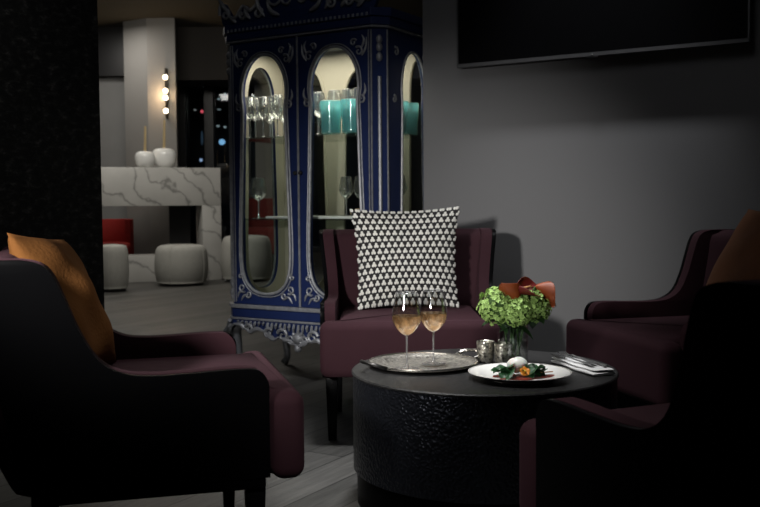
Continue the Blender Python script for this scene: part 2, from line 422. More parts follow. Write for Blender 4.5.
# marble mantel
def mantel():
    d = 12.6
    R = PY(221, 203, d); zt = PY(200,168,d).z; zb = PY(200,205.5,d).z
    t = thing('marble_mantel', 'veined white marble mantel with a thick top and square leg', 'mantel', (R.x, R.y, 0), math.radians(22))
    MB().box(-2.0, 0, 0, .42, zb, zt).build('top', M['marble'], t, bevel=.006)
    MB().box(-.25, 0, .002, .418, 0, zb).build('leg', M['marble'], t, bevel=.006)
    MB().box(-1.72, -.26, .04, .41, 0, PY(160,254,d).z).build('hearth', M['marble'], t, bevel=.006)
    MB().box(-1.98, -1.75, .002, .418, 0, zb).build('leg', M['marble'], t, bevel=.006)
    MB().box(-.62, -.34, .38, .41, .3, zb-.002).build('back_panel', M['black'], t)  # black sheet put in for the dark opening beside the leg
    return t, zt
mt, mz = mantel()
def apple(px, d, r, label, hs):
    p = PY(px, 160, d)
    t = thing('apple_ornament', label, 'ornament', (p.x, d, mz), 0, 'white apple ornaments on the mantel')
    prof = [(1e-4,.10*r),(.30*r,.01*r),(.62*r,.06*r),(.90*r,.40*r),(1.02*r,.85*r),(1.0*r,1.25*r),(.82*r,1.56*r),(.5*r,1.68*r),(.2*r,1.58*r),(1e-4,1.40*r)]
    MB().lathe(catmull(prof, 4, False), n=28).build('body', M['ceramic'], t)
    MB().tube([(0,0,1.4*r),(.02*r,0,1.8*r),(.10*r,0,1.4*r+hs)], [.022,.018,.014], 8).build('stem', M['gold'], t)
apple(145, 12.38, .126, 'smaller white apple ornament with tall gold stem, on the marble mantel', .36)
apple(164, 12.64, .156, 'larger white apple ornament with tall gold stem, nearer the mantel end', .42)
def ottoman(px0, px1, pyt, pyb, label, first=None):
    p = PZ((px0+px1)/2, pyb-2, 0); w = (px1-px0)/F*p.y/2; h = (pyb-pyt)/F*p.y
    if first: return dup(first, (p.x, p.y+w*.5, 0), .4, label, (w/.33, w/.33, h/.5))
    t = thing('ottoman', label, 'ottoman', (p.x, p.y+w*.5, 0), .2, 'round grey ottomans in the far lounge')
    prof = [(1e-4,.03),(.275,.03),(.305,.06),(.325,.16),(.33,.27),(.318,.40),(.295,.465),(.25,.495),(.1,.505),(1e-4,.507)]
    MB().lathe(catmull(prof, 4, False), n=40).build('cushion', M['ottoman'], t)
    MB().lathe([(1e-4,0),(.27,0),(.27,.035),(1e-4,.035)], n=32).build('base', M['black'], t)
    for a in (-2.0, -.6, .9, 2.4):
        MB().tube([((r+.002)*math.cos(a), (r+.002)*math.sin(a), z) for r, z in catmull(prof, 3, False)[3:]], .005, 5).build('seam', M['ottoman'], t)
    return t
o1 = ottoman(151, 207, 243, 288, 'round grey wool ottoman standing in the middle before the marble mantel')
ottoman(96, 127, 247, 294, 'round grey ottoman partly hidden by the black wall edge', o1)
ottoman(219, 271, 238, 284, 'round grey ottoman seen partly through the blue cabinet glass', o1)
def far_armchair(px, y, label, m, rz, sc, name='red_armchair'):
    p = PY(px, 203, y)
    t = thing(name, label, 'armchair', (p.x, y, 0), rz); t.scale = sc if isinstance(sc, tuple) else (sc,sc,sc)
    MB().box(-.4,.4,-.4,.35,.16,.42).build('seat', m, t, bevel=.06, seg=4)
    pr = [(.40+.0,.0)]
    arc = [(.46*math.cos(a), .42*math.sin(a)) for a in [math.radians(x) for x in range(-30, 211, 12)]]
    inn = [(.36*math.cos(a), .32*math.sin(a)) for a in [math.radians(x) for x in range(210, -31, -12)]]
    MB().prism(arc+inn, [], lambda a, b: (a, b, .2), (0,0,.5)).build('backrest', m, t, bevel=.04, seg=3)
    for sx in (-.3,.3):
        for sy in (-.3,.25): MB().tube([(sx,sy,0),(sx*.95,sy*.95,.18)], [.015,.022], 8).build('leg', M['black'], t)
far_armchair(104, 13.2, 'bright red armchair in the far lounge beside the black wall', M['red'], .3, (.85,.85,1.15))
far_armchair(264, 14.35, 'dark red armchair seen through the left cabinet door', M['darkred'], -.2, (.8,.7,1.55))
# the building across the street carries the night lights
struct(MB().box(-8, 8, 17.51, 18.5, 0, 6).build('wall_opposite', M['black'], smooth=False))
# city lights beyond the window
def night_light(px, py, w, h, c, s, label, name='city_light'):
    p = PY(px, py, 17.5); r = 17.5/F*.75
    n = 10
    t = MB().lathe([(1e-4,-h*r),(w*r*.7,-h*r*.7),(w*r,0),(w*r*.7,h*r*.7),(1e-4,h*r)], n=n).build(name, emit('light_'+name, c, s))
    t.location = p; tag(t, label, 'light', 'lights in the night beyond the window'); return t
night_light(202, 111.5, 2.2, 2.2, (1,.12,.15), .9, 'red light glowing in the dark window')
night_light(195, 110, 2, 1, (.9,.9,.8), .25, 'dim white light left of the red light')
night_light(222, 142, 4.5, 4.0, (.30,.62,.9), .9, 'pale blue lit sign in the dark window beside the cabinet', 'lit_sign')
night_light(201, 160, 2.2, 2.2, (.5,.65,.9), .7, 'small blue light low in the window above the mantel')
night_light(202, 138, 1.6, 10, (.2,.33,.45), .10, 'tall dim blue strip light in the window')
for i, (x, y, w_, s) in enumerate([(191,83.5,1.5,.5),(197,85,1.8,.55),(203,86,1.6,.45)]):
    night_light(x, y, w_, 1.0, (.8,.85,.8), s, ['leftmost of three small lights at the window head','middle one of three small lights at the window head','rightmost of three small lights at the window head'][i])
for i, (x, y, w_, h_, s) in enumerate([(179.5,94,1.6,1.4,.5),(182,88,1,2,.3),(219,99,2.5,1.2,.35),(225,94,1.5,2,.35),(219,109.5,2.6,1,.25),(218,126,2.5,1.4,.3),(225,127,2,1.4,.35)]):
    night_light(x, y, w_, h_, (.75,.9,.85), s, ['small white light at the pillar edge beside the globes','faint upright light above the pillar edge light','white light high in the right window pane','upright white light in the window nearest the cabinet','faint flat light in the middle of the right pane','left one of two lights just above the blue sign','right one of two lights just above the blue sign'][i])

# ------------------------------------------------------------------ television
def television():
    pl = WREF.copy()
    t = thing('television', 'large black flat television hung high on the grey wall', 'television', (WREF.x, WREF.y, 0), RZ)
    # corners on the plane 6 cm in front of the wall
    nv = Vector((uy, -ux, 0))
    def onwall(px, py, off):
        r = ray(px, py); q = WREF + nv*off
        k = (q-CAM).dot(nv)/r.dot(nv); p = CAM+r*k; d = p-WREF
        return d.x*ux+d.y*uy, p.z
    x0, z0 = onwall(457, 67.5, .08); x1, z1 = onwall(749.5, 42.5, .08); z0 = (z0+z1)/2
    H = (x1-x0)*.57
    MB().box(x0, x1, -.08, -.045, z0, z0+H).build('casing', M['black'], t, bevel=.004)
    MB().box(x0+.25, x1-.25, -.046, -.002, z0+.2, z0+H-.2).build('wall_bracket', M['black'], t, bevel=.01)
    MB().box(x0+.012, x1-.012, -.0815, -.079, z0+.020, z0+H-.012).build('screen', M['screen'], t, smooth=False)
    bz = MB().box(x0, x1, -.083, -.076, z0, z0+.017)
    bz.box(x0, x0+.007, -.083, -.076, z0, z0+H); bz.box(x1-.007, x1, -.083, -.076, z0, z0+H); bz.box(x0, x1, -.083, -.076, z0+H-.008, z0+H)
    bz.build('bezel', M['bezel'], t, smooth=False)
    xm = (x0+x1)/2
    MB().box(xm-.035, xm+.035, -.082, -.07, z0-.010, z0+.002).build('sensor_tab', M['black'], t, bevel=.003)
    MB().lathe([(1e-4,-.004),(.006,0),(1e-4,.004)], (xm+.005,-.083,z0+.006), 10).build('indicator', M['steel'], t)
television()

# ------------------------------------------------------------------ chairs
PW = .382      # half width
def panel_outline():
    top = catmull([(.33,.50),(.329,.545),(.305,.577),(.25,.583),(.13,.579),(.04,.578),(-.03,.588),(-.085,.622),(-.125,.69),(-.155,.765),(-.18,.825),(-.205,.858),(-.25,.872),(-.30,.873),(-.372,.873),(-.385,.862)], 4, False)
    back = catmull([(-.385,.862),(-.345,.66),(-.305,.50),(-.275,.38),(-.262,.305)], 4, False)
    return [(.33,.300)]+top+back[1:]
def chair(label, loc, rz):
    t = thing('lounge_chair', label, 'armchair', loc, rz, 'lounge chairs round the drum table')
    po = panel_outline()
    for sy in (-1, 1):
        y0 = sy*PW-(.017 if sy > 0 else 0)
        MB().prism(po, [], lambda a, b: (a, y0, b), (0,.017,0)).flare().build('side_panel', M['lacquer'], t, bevel=.005, seg=3, sharp=50)
        # upholstered inner arm and wing
        inn = []
        cx, cz = -.06, .55
        for (a, b_) in po:
            inn.append((a*.988-.003, b_+.001 if b_ > .4 else b_+.02))
        ya = sy*(PW-.0175); th = .045
        y1 = ya-th if sy > 0 else ya
        MB().prism(inn, [], lambda a, b: (a, y1, b), (0,th,0)).flare().build('arm_pad', M['velvet'], t, bevel=.02, seg=4, sharp=50)
    # back cushion: profile swept across width, slightly hollow
    rows = []
    prof = catmull([(-.20,.40),(-.185,.52),(-.215,.64),(-.245,.76),(-.265,.84),(-.30,.868),(-.35,.868),(-.388,.835),(-.40,.75),(-.385,.62),(-.355,.48),(-.315,.36),(-.27,.29),(-.2,.30)], 4, True)
    n = 15
    for i in range(n+1):
        y = (-1+2*i/n)*(PW-.03); k = 1-(abs(y)/PW)**2
        rows.append([(a+(.022*(1-k) if a > -.28 else -.012*k), y, b_+.004*k) for a, b_ in prof])
    MB().grid(rows, True, True).flare().build('backrest', M['velvet'], t, sharp=60)
    # T shaped seat cushion
    IN = PW-.072
    outline = [(-.19,-IN),(.335,-IN),(.335,-PW+.002),(.425,-PW+.002),(.425,PW-.002),(.335,PW-.002),(.335,IN),(-.19,IN)]
    me = MB().prism(outline, [], lambda a, b: (a, b, .285), (0,0,.230)).build('seat_cushion', M['velvet'], t, bevel=.055, seg=5, sharp=50)
    for v in me.data.vertices:
        if v.co.z > .40:
            k = max(0, 1-((v.co.x-.12)/.36)**2)*max(0, 1-(v.co.y/.36)**2); v.co.z += .022*k
    MB().box(-.25,.32,-PW+.005,PW-.005,.27,.315).build('seat_frame', M['lacquer'], t, bevel=.006)
    for sy in (-1, 1):
        for sx, spl in ((.295,.0),(-.215,-.05)):
            q = []
            for z, h, dx in ((0,.017,spl),(.27,.026,0)):
                cy = sy*(PW-.045); q.append([(sx+dx-h,cy-h,z),(sx+dx+h,cy-h,z),(sx+dx+h,cy+h,z),(sx+dx-h,cy+h,z)])
            MB().grid(q, True, True).build('leg', M['leg'], t, bevel=.004)
    return t
chair0 = chair('burgundy lounge chair facing forward beneath the patterned pillow', (.130, 4.27, 0), math.radians(-90))
def placech(front, lat, deg):
    a = math.radians(deg); R = Matrix.Rotation(a, 3, 'Z'); o = Vector((front[0], front[1], 0))-R@Vector((.33, lat, 0)); return (o.x, o.y, 0), a
lc = placech((-.285, 2.40), -PW, 15)
rc = placech((.85, 3.95), -PW, 195)
fc = placech((.334, 2.03), PW, 113.6)
dup(chair0, lc[0], lc[1], 'black sided lounge chair in profile holding the mustard pillow')
dup(chair0, rc[0], rc[1], 'burgundy lounge chair against the grey wall holding the rust pillow')
dup(chair0, fc[0], fc[1], 'black backed lounge chair seen from behind, in front of the table')

# ------------------------------------------------------------------ pillows
def trefoil_h(u, v, N=15.5):
    b = v*N; row = math.floor(b); a = u*N+(row % 2)*.5
    x = ((a % 1)-.5)*1.22; y = (b % 1)-.5
    m_ = min(math.hypot(x+.215, y+.16), math.hypot(x-.215, y+.16), math.hypot(x, y-.20))
    return math.sqrt(max(0, 1-(m_/.27)**2))
def pillow_mesh(name, material, w, h, th, n=28, pinch=.05, seed=1, crease=.0, relief=0, xpinch=None):
    rnd = random.Random(seed); ph = [rnd.random()*6 for _ in range(6)]
    bm = bmesh.new(); uvl = bm.loops.layers.uv.new()
    sides = []
    for s in (1, -1):
        g = []
        for i in range(n+1):
            row = []
            for j in range(n+1):
                u, v = -1+2*i/n, -1+2*j/n
                x = u*w/2*(1-(pinch if xpinch is None else xpinch)*(1-abs(v+.25)**2.2/1.6 if xpinch else (1-v*v))); z = v*h/2*(1-pinch*(1-u*u))
                prof = ((1-abs(u)**2.4)*(1-abs(v)**2.4))**.55
                y = s*th/2*prof + crease*prof*(math.sin(5*u+3*v+ph[0])+math.sin(7*v-4*u+ph[1])*.6)
                if relief:
                    hh = relief*trefoil_h((u+1)/2, (v+1)/2); y += s*hh*(.3+.7*prof)
                    if abs(u) > .97: x += math.copysign(hh*1.2, u)
                    if abs(v) > .97: z += math.copysign(hh*1.2, v)
                row.append((x, y, z, (u+1)/2, (v+1)/2))
            g.append(row)
        sides.append(g)
    cache = {}
    def vert(s, i, j):
        edge = i in (0,n) or j in (0,n); k = (0 if edge else s, i, j)
        if k not in cache: cache[k] = bm.verts.new(sides[s][i][j][:3])
        return cache[k]
    for s in (0,1):
        for i in range(n):
            for j in range(n):
                ids = [(i,j),(i+1,j),(i+1,j+1),(i,j+1)]
                if s: ids.reverse()
                f = bm.faces.new([vert(s,*q) for q in ids]); f.smooth = True
                for lp, q in zip(f.loops, ids):
                    p = sides[s][q[0]][q[1]]; lp[uvl].uv = (p[3], p[4])
    bmesh.ops.recalc_face_normals(bm, faces=bm.faces)
    me = bpy.data.meshes.new(name); bm.to_mesh(me); bm.free(); me.materials.append(material)
    o = bpy.data.objects.new(name, me); C.objects.link(o); return o
def orient(o, loc, zrot, tilt, roll=0):
    """pillow local -y faces the sitter; tilt leans its top backwards"""
    o.matrix_world = Matrix.Translation(loc) @ Matrix.Rotation(zrot, 4, 'Z') @ Matrix.Rotation(-tilt, 4, 'X') @ Matrix.Rotation(roll, 4, 'Y')
p = pillow_mesh('patterned_pillow', M['trefoil'], .50, .465, .17, 190, .085, 2, .003, .0055, .13)
orient(p, Vector((.120, 4.31, .748)), 0, math.radians(13), math.radians(-1))
# slumped lower corners
tag(p, 'square pillow of white trefoils on black, leaning on the far chair', 'pillow')
def chairpt(ch, s, y, z):
    a = ch[1]; return Vector((ch[0][0]+math.cos(a)*s-math.sin(a)*y, ch[0][1]+math.sin(a)*s+math.cos(a)*y, z))
p = pillow_mesh('mustard_pillow', M['mustard'], .43, .42, .14, 26, .035, 5, .007)
orient(p, chairpt(lc, -.185, .08, .72), lc[1]+PI/2-.25, math.radians(23), math.radians(5))
tag(p, 'crumpled mustard pillow leaning in the left lounge chair', 'pillow')
p = pillow_mesh('rust_pillow', M['rust'], .46, .50, .15, 26, .05, 9, .006)
orient(p, chairpt(rc, -.195, .02, .735), rc[1]+PI/2, math.radians(29), math.radians(3))
tag(p, 'rust and amber pillow leaning in the chair against the wall', 'pillow')

# ------------------------------------------------------------------ drum table
TC = Vector((.345, 3.18, 0)); TR = .44; TZ = .44
t = thing('drum_table', 'round black hammered drum table with a speckled dark top', 'table', TC)
MB().lathe([(TR,.115),(TR,.42),(TR+.0,.43)], n=128).build('drum', M['drum'], t)
MB().lathe([(1e-4,.426),(TR+.001,.43),(TR+.004,.432),(TR+.004,TZ-.004),(TR,TZ),(1e-4,TZ)], n=128).build('tabletop', M['tabletop'], t)
MB().lathe([(1e-4,0),(TR-.012,0),(TR-.012,.11),(TR-.004,.116),(1e-4,.116)], n=96).build('plinth', M['lacquer'], t)

# serving tray
tp = PZ(423, 366, TZ)
t = thing('serving_tray', 'round engraved silver tray with two handles on the drum table', 'tray', (tp.x, tp.y, TZ), math.radians(31))
MB().lathe([(1e-4,.001),(.11,.001),(.145,.002),(.16,.010),(.182,.017),(.187,.016),(.187,.012),(.165,.004),(.15,-.0),(1e-4,-.0)], n=72).build('dish', M['tray'], t)
rp = MB().tube([(.185*math.cos(a), .185*math.sin(a), .0165) for a in [2*PI*i/72 for i in range(72)]], .0035, 8, closed=True)
rp.build('rim', M['metal'], t)
for s in (-1, 1):
    h = [(s*.178,-.052,.017),(s*.196,-.055,.022),(s*.218,-.045,.030),(s*.228,-.02,.033),(s*.230,0,.034),(s*.228,.02,.033),(s*.218,.045,.030),(s*.196,.055,.022),(s*.178,.052,.017)]
    MB().tube(catmull(h, 4, False), .0062, 8).build('handle', M['darkmetal'] if s < 0 else M['metal'], t)  # front-left handle in a darker silver than the other
    h = t.children[-1] if t.children else None

# ------------------------------------------------------------------ wine glasses
def goblet(name, label, cat, loc, H, R, wine=True, group=None, mat_=None, rz=0):
    t = thing(name, label, cat, loc, rz, group); g = mat_ or M['clear']
    hb = H*.56                 # bowl height
    z0 = H-hb
    bowl = catmull([(.004,z0),(.45*R,z0+.07*hb),(.85*R,z0+.24*hb),(1.0*R,z0+.40*hb),(.97*R,z0+.58*hb),(.84*R,z0+.80*hb),(.72*R,H)], 4, False)
    inner = [(max(r-.0012, 1e-4), z) for r, z in reversed(bowl)]
    MB().lathe(bowl+inner, n=32).build('bowl', g, t)
    MB().lathe(catmull([(.0038,z0+.002),(.0034,z0*.6),(.0036,z0*.2),(.009,z0*.07),(.024,.005),(.42*R+.018,.003),(.44*R+.018,.001),(1e-4,0)], 4, False), n=24).build('stem', M['stemglass'], t)
    MB().tube([(.72*R*math.cos(2*PI*i/32), .72*R*math.sin(2*PI*i/32), H) for i in range(32)], .0011, 5, closed=True).build('rim', M['stemglass'], t)  # pale ring added as the highlight along the lip
    if wine:
        lv = z0+.46*hb
        pr = [(1e-4,z0+.01*hb)]+[(r*.965, z) for r, z in bowl if z < lv and z > z0+.01*hb]
        pr.append((R*.965*1.0, lv)); pr.append((1e-4, lv))
        MB().lathe(pr, n=32).build('wine', M['wine'], t)
    return t
M['stemglass'] = thin_glass('stem_glass', (.85,.86,.87), 1.5, .08, .35, (.8,.8,.8), .30)  # white body colour stands in for reflections in stems and rims
a = PZ(407, 369, TZ+.002); b = PZ(433.5, 364, TZ+.002)
goblet('wine_glass', 'stemmed glass of rosé nearer the front of the silver tray', 'wine glass', (a.x,a.y,TZ+.002), .258, .049, True, 'rosé glasses on the silver tray')
goblet('wine_glass', 'stemmed glass of rosé set farther back on the silver tray', 'wine glass', (b.x,b.y,TZ+.002), .255, .048, True, 'rosé glasses on the silver tray')

# ------------------------------------------------------------------ flowers and vase
vp = PZ(513, 364, TZ)
t = thing('glass_vase', 'clear glass cylinder vase holding the green and red flowers', 'vase', (vp.x, vp.y, TZ))
vr = .052
MB().lathe([(1e-4,.012),(vr-.004,.012),(vr-.003,.02),(vr-.003,.15),(vr,.151),(vr,.001),(vr-.002,0),(1e-4,0)], n=36).build('glass', M['clear'], t)
MB().lathe([(1e-4,.0125),(vr-.0035,.0125),(vr-.0035,.085),(1e-4,.085)], n=32).build('water', thin_glass('vase_water', (.86,.88,.85), 1.33, .02), t)
def viburnum(px, py, y, r, label, seed):
    rnd = random.Random(seed); p = PY(px, py, y)
    base = Vector((vp.x+rnd.uniform(-.022,.022), vp.y+rnd.uniform(-.02,.02), TZ+.018))
    t = thing('viburnum_flower', label, 'flower', base, 0, 'green viburnum heads in the vase')
    c = p-base
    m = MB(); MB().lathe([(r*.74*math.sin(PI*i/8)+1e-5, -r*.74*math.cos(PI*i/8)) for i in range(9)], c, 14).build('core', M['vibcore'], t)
    N = 230
    for i in range(N):
        z = 1-2*(i+.5)/N; a = i*2.39996; q = math.sqrt(1-z*z)
        d = Vector((q*math.cos(a), q*math.sin(a), z)); d = (d+Vector((rnd.uniform(-.12,.12),)*3)).normalized()
        cen = c+d*r*rnd.uniform(.86,1.06)
        sp = rnd.random()*6; s = rnd.uniform(.0075,.0105); d = (d+Vector((rnd.uniform(-.5,.5),rnd.uniform(-.5,.5),rnd.uniform(-.3,.5)))).normalized()
        tx = d.cross(Vector((0.3,.2,1))).normalized(); ty = d.cross(tx)
        for k in range(5):
            an = sp+k*2*PI/5; e1 = tx*math.cos(an)+ty*math.sin(an); e2 = ty*math.cos(an)-tx*math.sin(an)
            m.add([cen-d*.001, cen+e1*s*.6+e2*s*.42+d*.002, cen+e1*s*1.1+d*.0005, cen+e1*s*.6-e2*s*.42+d*.002], [(0,1,2,3)])
    hd = m.build('flower_head', M['vib'], t, smooth=False)
    m = MB(); pts = catmull([(0,0,0),(c.x*.25,c.y*.25,c.z*.5),(c.x,c.y,c.z-.6*r)], 5, False)
    m.tube(pts, .0035, 7).build('stem', M['stem'], t)
    m = MB()
    for k in range(3):
        an = rnd.random()*6; e1 = Vector((math.cos(an), math.sin(an), rnd.uniform(-.5,.2))); e2 = Vector((-math.sin(an), math.cos(an), 0)); o = Vector(pts[-1])-Vector((0,0,.012))
        rows = []
        for i in range(7):
            q = i/6; wd = .018*math.sin(PI*min(1, q*.95+.05)); cen = o+e1*.06*q-Vector((0,0,.022*q*q))
            rows.append([cen-e2*wd+Vector((0,0,.004)), cen, cen+e2*wd+Vector((0,0,.004))])
        m.grid(rows)
    m.build('leaf', M['leaf'], t)
fy = vp.y
viburnum(497, 306, fy-.015, .064, 'lime viburnum head at the left side of the vase', 1)
viburnum(517, 312, fy-.05, .050, 'lime viburnum head hanging low at the vase front', 2)
viburnum(535, 305, fy-.005, .058, 'lime viburnum head at the right side of the vase', 3)
viburnum(515, 300, fy+.035, .052, 'lime viburnum head behind the others in the vase', 4)
def lily(px, py, y, dirv, nv, ln, R, label, seed, m_):
    base = Vector((vp.x+.01*(seed-2), vp.y+.012*(2-seed), TZ+.018)); p = PY(px, py, y)-base
    t = thing('calla_lily', label, 'flower', base, 0, 'red calla lilies in the vase')
    d = Vector(dirv).normalized(); nn = Vector(nv); nn = (nn-d*nn.dot(d)).normalized(); sd = d.cross(nn)
    o0 = p-d*ln*.5; rows = []; nu, nw = 18, 17
    for i in range(nu):
        q = i/(nu-1); hw = R*(.35+1.15*math.sin(PI*min(1, q*.98)**.85)**.9)*(1 if q < .55 else 1-.75*((q-.55)/.45)**2.2)
        phi = PI*.93*(1-q)**1.1+.45; rho = hw/phi*1.5
        rows.append([])
        for j in range(nw):
            w_ = -1+2*j/(nw-1)
            pt = o0+d*ln*q+nn*(rho*(1-math.cos(phi*w_))-rho*.4)+sd*rho*math.sin(phi*w_)
            pt += -nn*(R*.75*q**4) - nn*R*.35*(abs(w_)**3)*q + d*R*.06*math.sin(6*w_+seed)*q
            rows[-1].append(pt)
    ob = MB().grid(rows).build('petal', m_, t, sharp=80, sub=1)
    sm = ob.modifiers.new('thick', 'SOLIDIFY'); sm.thickness = .0012
    MB().tube([o0+d*ln*.1+nn*R*.2, o0+d*ln*.4+nn*R*.25, o0+d*ln*.62+nn*R*.3], [.004,.005,.0025], 8).build('spadix', M['straw'], t)
    MB().tube(catmull([(0,0,0),tuple(o0*.5+Vector((0,0,.02))),tuple(o0)], 6, False), .0045, 7).build('stem', M['stem'], t)
M['lily_orange'] = mat('calla_orange', (.30,.060,.014), .5, var=.45, nscale=22)
M['lily_red'] = mat('calla_dark_red', (.14,.012,.010), .5, var=.5, nscale=22)
lily(511, 292, fy-.045, (-.50,-.05,.80), (.35,.75,.3), .095, .026, 'orange calla lily leaning left above the green heads', 1, M['lily_orange'])
lily(528, 289, fy-.035, (.80,-.10,.22), (-.15,-.55,.85), .100, .032, 'dark red calla lily lying across the top of the bouquet', 2, M['lily_red'])
lily(547, 293, fy-.03, (.80,-.15,-.45), (.35,.55,.75), .090, .030, 'orange red calla lily drooping to the right', 3, M['lily_orange'])

# votive holders
def votive(px, py, label):
    p = PZ(px, py, TZ)
    t = thing('votive_holder', label, 'candle holder', (p.x, p.y+.03, TZ), 0, 'mottled silver votive holders')
    r = .031
    MB().lathe([(1e-4,.008),(r-.003,.008),(r-.002,.072),(r,.074),(r+.001,.066),(r-.001,.02),(r-.003,.003),(r-.006,0),(1e-4,0)], n=32).build('cup', M['mercury'], t)
    MB().lathe([(1e-4,.0085),(r-.0045,.0085),(r-.0045,.035),(1e-4,.036)], n=24).build('candle', M['wax'], t)
votive(486.5, 363.5, 'mottled silver votive holder beside the silver tray')
votive(504.5, 365.5, 'mottled silver votive holder in front of the vase')

# plate and food
pp = PZ(519.5, 378.5, TZ)
t = thing('dinner_plate', 'cream porcelain plate with a thin dark rim, carrying the egg', 'plate', (pp.x, pp.y, TZ))
PR = .160
MB().lathe(catmull([(1e-4,.006),(.085,.006),(.102,.008),(.125,.016),(PR-.002,.023),(PR,.0225),(.128,.011),(.10,.003),(.095,0),(1e-4,0)], 3, False), n=72).build('dish', M['plate'], t)
MB().tube([((PR)*math.cos(2*PI*i/72), (PR)*math.sin(2*PI*i/72), .0225) for i in range(72)], .0014, 6, closed=True).build('rim', M['rim'], t)
PZ0 = TZ+.0065
fo = Vector((pp.x, pp.y, PZ0))
# sauce
m = MB(); rnd = random.Random(4)
out = [(.088*(1+.22*math.sin(3*a+1)+.12*math.sin(7*a))*math.cos(a), .050*(1+.25*math.sin(2*a)+.15*math.sin(5*a+2))*math.sin(a)) for a in [2*PI*i/48 for i in range(48)]]
m.prism(out, [], lambda a, b: (a, b, 0), (0,0,.004))
s = m.build('tomato_sauce', M['sauce'], bevel=.0015); s.location = fo+Vector((.006,-.012,.0)); tag(s, 'red tomato sauce spread under the egg on the plate', 'sauce')
# egg
m = MB()
rows = []
for i in range(13):
    th_ = PI*i/12
    rows.append([(.040*math.sin(th_)*math.cos(a)*(1+.05*math.sin(3*a))+.0, .038*math.sin(th_)*math.sin(a), .030-.031*math.cos(th_)*(1+.05*math.sin(2*a))) for a in [2*PI*j/24 for j in range(24)]])
m.grid(rows, True); s = m.build('poached_egg', M['egg'], sub=1); s.location = fo+Vector((-.004,.014,.010)); s.scale = (.86,.86,.82); tag(s, 'glossy white poached egg on top of the spinach', 'egg')
# spinach
def leafm(seed):
    r = random.Random(seed); rows = []
    for i in range(9):
        q = i/8; wd = .020*math.sin(PI*(.06+.9*q))**.8
        rows.append([(-.03+.06*q, wd*k/2, .008*math.sin(PI*q)+.004*math.sin(q*9+k*2+seed)+.003*abs(k)) for k in (-2,-1,0,1,2)])
    m = MB().grid(rows); n0 = len(m.v)
    return m.build('spinach_leaf', M['spinach'], sub=1)
lf = leafm(1); spots = [(-.062,.004,.006,.4),(-.050,-.018,.008,2.6),(-.035,-.030,.008,1.2),(-.045,.024,.012,.1),(.044,.008,.008,-.5),(.052,-.014,.012,.7),(.038,.026,.014,2.4),(.062,.014,.010,1.5),(-.028,.002,.016,.9),(.020,-.02,.012,2.0)]
lb = ['outermost spinach leaf at the left of the egg','dark spinach leaf at the front left of the egg','spinach leaf just in front of the egg, over the sauce','spinach leaf tucked behind the left of the egg','spinach leaf touching the right side of the egg','spinach leaf right of the orange flower','spinach leaf tucked behind the right of the egg','outermost spinach leaf at the right of the egg','spinach leaf pressed against the left of the egg','spinach leaf under the orange flower']
for i, (x, y, z, r) in enumerate(spots):
    o = lf if i == 0 else lf.copy()
    if i: C.objects.link(o)
    o.location = fo+Vector((x,y,z)); o.rotation_euler = (.35*math.sin(i*2.1), .35*math.cos(i*1.7), r); o.scale = (1.15+.3*(i % 3)/2,)*3
    tag(o, lb[i], 'leaf', 'spinach leaves round the egg')
t = thing('edible_flower', 'small orange edible flower in front of the egg', 'flower', fo+Vector((.012,-.030,.020)))
m = MB()
for k in range(5):
    an = k*2*PI/5+.3; rows = []
    for i in range(6):
        q = i/5; wd = .010*math.sin(PI*(.12+.8*q)); c_ = Vector((math.cos(an)*.017*q, -.004*q*q, math.sin(an)*.017*q)); e2 = Vector((-math.sin(an), 0, math.cos(an)))
        rows.append([c_-e2*wd, c_+Vector((0,-.003,0)), c_+e2*wd])
    m.grid(rows)
m.xf(Matrix.Rotation(math.radians(-38), 4, 'X')); m.build('petals', M['orange'], t)
MB().lathe([(.004*math.sin(PI*i/6)+1e-5, -.004*math.cos(PI*i/6)) for i in range(7)], (0,-.004,.003), 10).build('flower_centre', M['yellow'], t)
m = MB().tube([(.03,-.006,.012),(.075,.004,.012),(.108,.010,.013)], .0018, 6); s = m.build('crisp_stick', M['straw']); s.location = fo; tag(s, 'thin brown crisp stick lying out to the right of the egg', 'garnish')

# napkin and cutlery
npk = PZ(583, 369.5, TZ); NA = math.radians(-50)
def axis_pt(px, py, z): return PZ(px, py, z)
A_ = PZ(561, 362, TZ); B_ = PZ(604, 376, TZ)
d_ = (B_-A_); NA = math.atan2(d_.y, d_.x); NLn = d_.length
def napkin():
    t = thing('folded_napkin', 'folded white linen napkin lying under the cutlery at the table edge', 'napkin', ((A_.x+B_.x)/2, (A_.y+B_.y)/2, TZ), NA)
    Lh, Wh = NLn*.5+.004, .043
    for k, (sx, sy, z0, th_) in enumerate([(1,1,0,.015),(.97,.90,.0150,.006)]):
        rows = []; n = 28
        for i in range(n+1):
            q = -1+2*i/n
            e = (max(0, 1-abs(q)**7))**.5*.92+.08
            ww = Wh*sy*(1+.05*math.sin(2.3*q+k))*(.90+.10*e); hh = th_*(.45+.55*e)*(1+.10*math.sin(4*q+k*2))
            ring = []
            for a_ in range(20):
                an = 2*PI*a_/20; ca, sa = math.cos(an), math.sin(an)
                ring.append((q*Lh*sx+.008*ca*abs(q)*k, ww*math.copysign(abs(ca)**.5, ca), z0+th_*.5*.9+hh*.5*math.copysign(abs(sa)**.6, sa)+.0012*math.sin(6*q+3*ca)))
            rows.append(ring)
        MB().grid(rows, True, True).build('napkin_fold', M['napkin'], t, sharp=70)
    return t
napkin()
